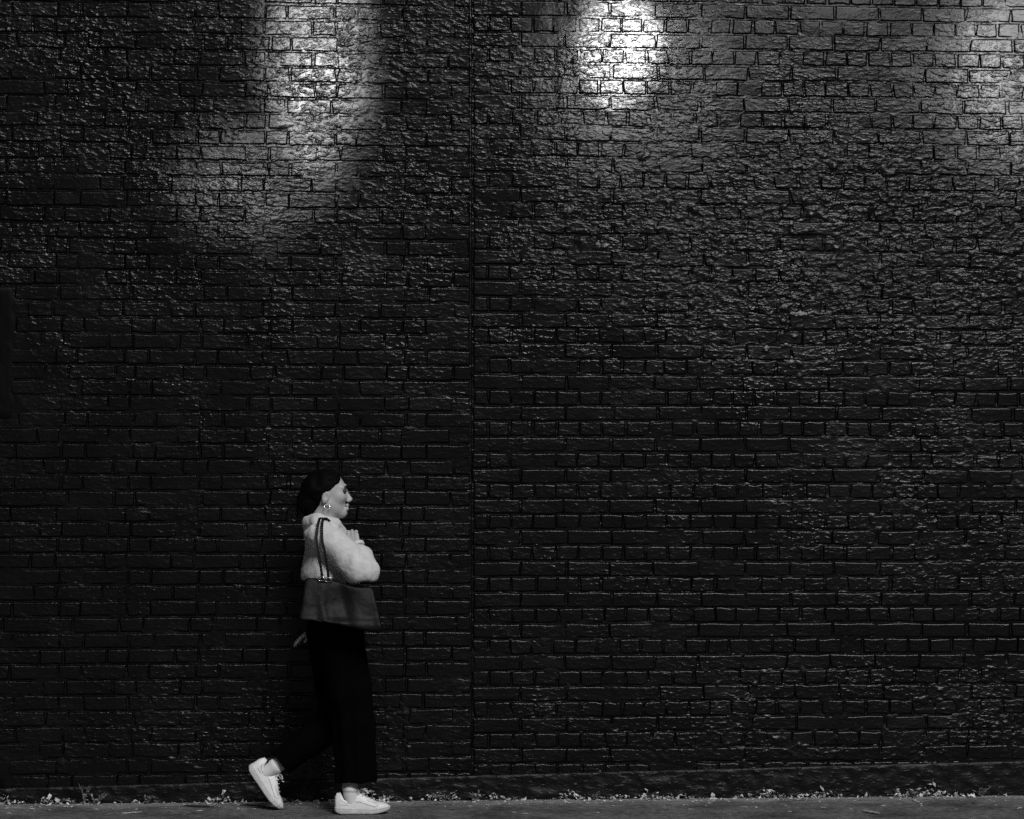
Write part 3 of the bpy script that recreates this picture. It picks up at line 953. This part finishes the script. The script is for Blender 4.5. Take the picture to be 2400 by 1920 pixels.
def ribbon(pts, wdir, w, th):
    pts = smooth_path(pts, 6)
    V, F = [], []
    n = len(pts)
    for i, p in enumerate(pts):
        t = pts[min(i + 1, n - 1)] - pts[max(i - 1, 0)]; t /= np.linalg.norm(t)
        s = wdir - t * (wdir @ t); s /= np.linalg.norm(s)
        nn = np.cross(t, s)
        for a, b in ((-1, -1), (1, -1), (1, 1), (-1, 1)): V.append(p + s * a * w / 2 + nn * b * th / 2)
    for i in range(n - 1):
        for k in range(4):
            F.append((i * 4 + k, i * 4 + (k + 1) % 4, i * 4 + 4 + (k + 1) % 4, i * 4 + 4 + k))
    return np.array(V), np.array(F)
for du, dd in ((0, 0.0), (15, .012)):
    pts = [P3(754 + du, 1370, -.262 + dd), P3(754 + du, 1346, -.262 + dd), P3(747 + du, 1300, -.268 + dd * .5), P3(742 + du * .9, 1268, -.262), P3(744 + du * .7, 1240, -.250), P3(747 + du * .6, 1222, -.218), P3(752 + du * .6, 1214, -.180), P3(764 + du * .6, 1222, -.140)]
    V, F = ribbon(pts, np.array([1.0, 0, .1]), .012, .004)
    link('strap', np_mesh('strap', V - BR, F, False), M_strap, bag)
    c = P3(755 + du, 1357 + du * .1, -.270 + dd * .3)
    ring_ = [c + np.array([.015 * sx, -.002, .008 * sz]) for sx, sz in ((-1, -1), (-.2, -1.1), (1, -1), (1.1, 0), (1, 1), (.2, 1.1), (-1, 1), (-1.1, 0))]
    V, F = tube(ring_, .0025, 6, True)
    link('buckle', np_mesh('buckle', V - BR, F), M_metal, bag)

# ------------------------------------------------------------------ leaves, crumbs, weeds along the wall foot
def leaf_mesh(seed, L=1.0, W=.5):
    r = random.Random(seed)
    rows = []
    bend = r.uniform(-.5, .5); curl = r.uniform(.1, .55)
    for i, (t, w) in enumerate(((0, .06), (.2, .34), (.45, .5), (.72, .38), (1, .03))):
        z = .12 + bend * .35 * (t - .5) ** 2 + r.uniform(-.03, .05)
        rows.append([(L * (t - .5), -w * W * (1 + r.uniform(-.2, .2)), z + curl * w * .5), (L * (t - .5), 0, z), (L * (t - .5), w * W * (1 + r.uniform(-.2, .2)), z + curl * w * .4)])
    V = np.array(rows).reshape(-1, 3)
    V[:, 2] -= V[:, 2].min()
    F = []
    for i in range(4):
        for k in range(2): F.append((i * 3 + k, i * 3 + 3 + k, i * 3 + 4 + k, i * 3 + 1 + k))
    return V, np.array(F)
leafs = []
for s in range(8):
    m_ = np_mesh('fallen_leaf', *leaf_mesh(s)); m_.materials.append(M_leaf); leafs.append(m_)

def put_leaf(x, y, z, size, rz, tilt, label, group):
    o = bpy.data.objects.new('fallen_leaf', random.choice(leafs))
    o.location = (x, y, z); o.scale = (size, size, size * .7)
    o.rotation_euler = (random.gauss(0, tilt), random.gauss(0, tilt), rz)
    col.objects.link(o)
    tag(o, label, 'leaf', group)
# larger leaves lying out on the asphalt, where the photograph shows pale flecks
spots = [(40, 1893), (75, 1897), (112, 1900), (42, 1899), (225, 1898), (398, 1903), (468, 1902), (432, 1911), (410, 1905), (560, 1900),
         (1060, 1897), (1102, 1890), (1205, 1905), (1285, 1894), (1402, 1906), (1230, 1908), (1745, 1893), (1700, 1905), (1710, 1909), (1655, 1903),
         (1995, 1897), (2070, 1889), (2160, 1890), (2335, 1888), (2330, 1880), (2390, 1895), (1480, 1900), (1560, 1895), (1850, 1903), (1930, 1894), (940, 1904), (1000, 1899), (20, 1907), (300, 1893), (1620, 1898), (2240, 1897)]
for u, v in spots:
    g = ground_at(u, v)
    put_leaf(g[0], g[1], .001, random.uniform(.018, .036), random.uniform(-.5, .5) + random.choice((0, math.pi)), .05, 'small pale dry leaf lying flat out on the asphalt', 'dry leaves on the asphalt')
def drift(x):
    return float(np.clip(.42 + .75 * perlin(np.array(x / .20), np.array(.3), 101) + .45 * perlin(np.array(x / .07), np.array(.7), 102), 0, 1))
k = 0
while k < 150:
    x = random.uniform(-2.75, 2.85)
    d = drift(x)
    if random.random() > d ** 1.7: continue
    y = -.034 - abs(random.gauss(0, .03))
    put_leaf(x, y, max(0, .045 * d * random.random() * (1 if y > -.065 else 0)), random.uniform(.010, .020) + .022 * random.random() ** 3, random.uniform(0, 6.28), .6, 'small pale dry leaf drifted against the foot of the plinth', 'dry leaves along the plinth')
    k += 1

# crumbs of mortar, moss and leaf too many to count
Vs, Fs, n = [], [], 0
oct_v = np.array([(1, 0, 0), (0, 1, 0), (-1, 0, 0), (0, -1, 0), (0, 0, 1), (0, 0, -1)], float)
oct_f = np.array([(0, 1, 4), (1, 2, 4), (2, 3, 4), (3, 0, 4), (1, 0, 5), (2, 1, 5), (3, 2, 5), (0, 3, 5)])
for i in range(7000):
    x = rng.uniform(X_MIN, X_MAX)
    dens = drift(x)
    near = rng.random() < .6
    if rng.random() > (.05 + dens ** 1.5 if near else .5): continue
    y = -.030 - abs(rng.normal(0, .020 if near else .12))
    big = rng.random() ** 3
    s = (.0018 + .0100 * big) * (1.0 if near else .8)
    pile = max(0, (.008 + .058 * dens ** 1.5) * rng.random() * (1 - (-.030 - y) / .045)) if near else 0
    V = oct_v * (s * rng.uniform(.8, 2.3), s * rng.uniform(.6, 1.4), s * (rng.uniform(.3, .9) if near else rng.uniform(.12, .35)))
    V = V + rng.normal(0, s * .18, V.shape)
    an, ti = rng.uniform(0, 6.28), rng.normal(0, .6 if near else .05)
    c_, s_ = math.cos(ti), math.sin(ti)
    V = np.stack([V[:, 0] * c_ - V[:, 2] * s_, V[:, 1], V[:, 0] * s_ + V[:, 2] * c_], 1)
    c_, s_ = math.cos(an), math.sin(an)
    V = np.stack([V[:, 0] * c_ - V[:, 1] * s_, V[:, 0] * s_ + V[:, 1] * c_, V[:, 2]], 1)
    Vs.append(V + (x, y, pile + s * .3)); Fs.append(oct_f + n); n += 6
deb = link('debris', np_mesh('debris', np.concatenate(Vs), np.concatenate(Fs), False), M_litter)
tag(deb, 'pale crumbs of grit and moss gathered where asphalt meets the wall', 'debris', kind='stuff')

# weeds
def weed(x, y, h, nst, spread, seed, label):
    r = random.Random(seed)
    root = empty('weed', (x, y, 0))
    tag(root, label, 'weed', None)
    for k in range(nst):
        a = r.uniform(-1, 1); ln = h * r.uniform(.55, 1.0)
        tip = np.array([a * spread, -r.uniform(.0, .03), ln])
        path = smooth_path([(0, 0, 0), (tip[0] * .35, tip[1] * .3, ln * .55), tuple(tip)], 4)
        V, F = tube(path, [.0014] * (len(path) - 1) + [.0005], 5)
        link('stem', np_mesh('stem', V, F), M_weed, root)
        for q in range(r.randint(3, 5)):
            p = path[min(len(path) - 1, 2 + int(q * 1.6))]
            o = bpy.data.objects.new('leaf', weed_leaf[r.randrange(4)]); o.parent = root
            sz = r.uniform(.012, .024)
            o.location = p; o.scale = (sz, sz, sz); o.rotation_euler = (r.uniform(-.6, .6), r.uniform(-.7, .2), r.uniform(-3.1, 3.1))
            col.objects.link(o)
weed_leaf = []
for s in range(4):
    V, F = leaf_mesh(50 + s, 1.0, .6); V[:, 0] += .5
    m_ = np_mesh('leaf', V, F); m_.materials.append(M_weed); weed_leaf.append(m_)
def wx(u): return float(at(u, 1870, -.05)[0])
weed(wx(198), -.060, .115, 5, .035, 1, 'tallest weed with a thin upright stem at the wall foot')
weed(wx(225), -.066, .060, 5, .05, 2, 'low leafy weed clump beside the tall thin weed')
weed(wx(345), -.060, .050, 4, .03, 3, 'small sparse weed at the wall foot behind the lifted shoe')
weed(wx(1040), -.060, .060, 7, .07, 4, 'spreading weed clump at the wall foot beneath the straight joint')
weed(wx(1115), -.060, .055, 6, .05, 5, 'leafy weed growing just beyond the spreading clump')
weed(wx(1395), -.060, .050, 4, .02, 6, 'single curled weed standing alone at the wall foot')
weed(wx(2300), -.060, .060, 7, .06, 7, 'broad pale weed clump beside the scrap of paper')
weed(wx(2140), -.060, .045, 5, .04, 8, 'short weed at the wall foot near a broken stick')

# twigs, stick, paper
def stick(name, u0, v0, u1, v1, r, m, label):
    a, b = ground_at(u0, v0), ground_at(u1, v1)
    pts = [a + (b - a) * t + np.array([0, random.gauss(0, .002), r + .001 + random.uniform(0, .002)]) for t in np.linspace(0, 1, 7)]
    V, F = tube(pts, [r * .6, r, r * .9, r * 1.1, r * .9, r * .8, r * .4], 7)
    o = link(name, np_mesh(name, V - a, F), m); o.location = a
    tag(o, label, 'stick')
stick('twig', 432, 1891, 502, 1894, .005, M_twig, 'dark twig lying on the asphalt behind the walking person')
stick('stick', 285, 1909, 333, 1905, .003, M_palewood, 'thin pale stick lying on the asphalt in front of the dark twig')
stick('stick', 2022, 1904, 2062, 1911, .006, M_palewood, 'short broken pale stick on the open asphalt')
g = ground_at(2296, 1878)
r = random.Random(9)
n = 6
V = np.array([[(i / (n - 1) - .5) * .036, (j / (n - 1) - .5) * .03, .008 + r.uniform(0, .014) + .012 * (j / n)] for i in range(n) for j in range(n)])
V[:, 2] -= V[:, 2].min()
F = np.array([(i * n + j, (i + 1) * n + j, (i + 1) * n + j + 1, i * n + j + 1) for i in range(n - 1) for j in range(n - 1)])
o = link('paper_scrap', np_mesh('paper_scrap', V, F), M_paper); o.location = (g[0], -.075, .001)
o.modifiers.new('thickness', 'SOLIDIFY').thickness = .0006
tag(o, 'small crumpled white paper scrap lying at the wall foot', 'litter')
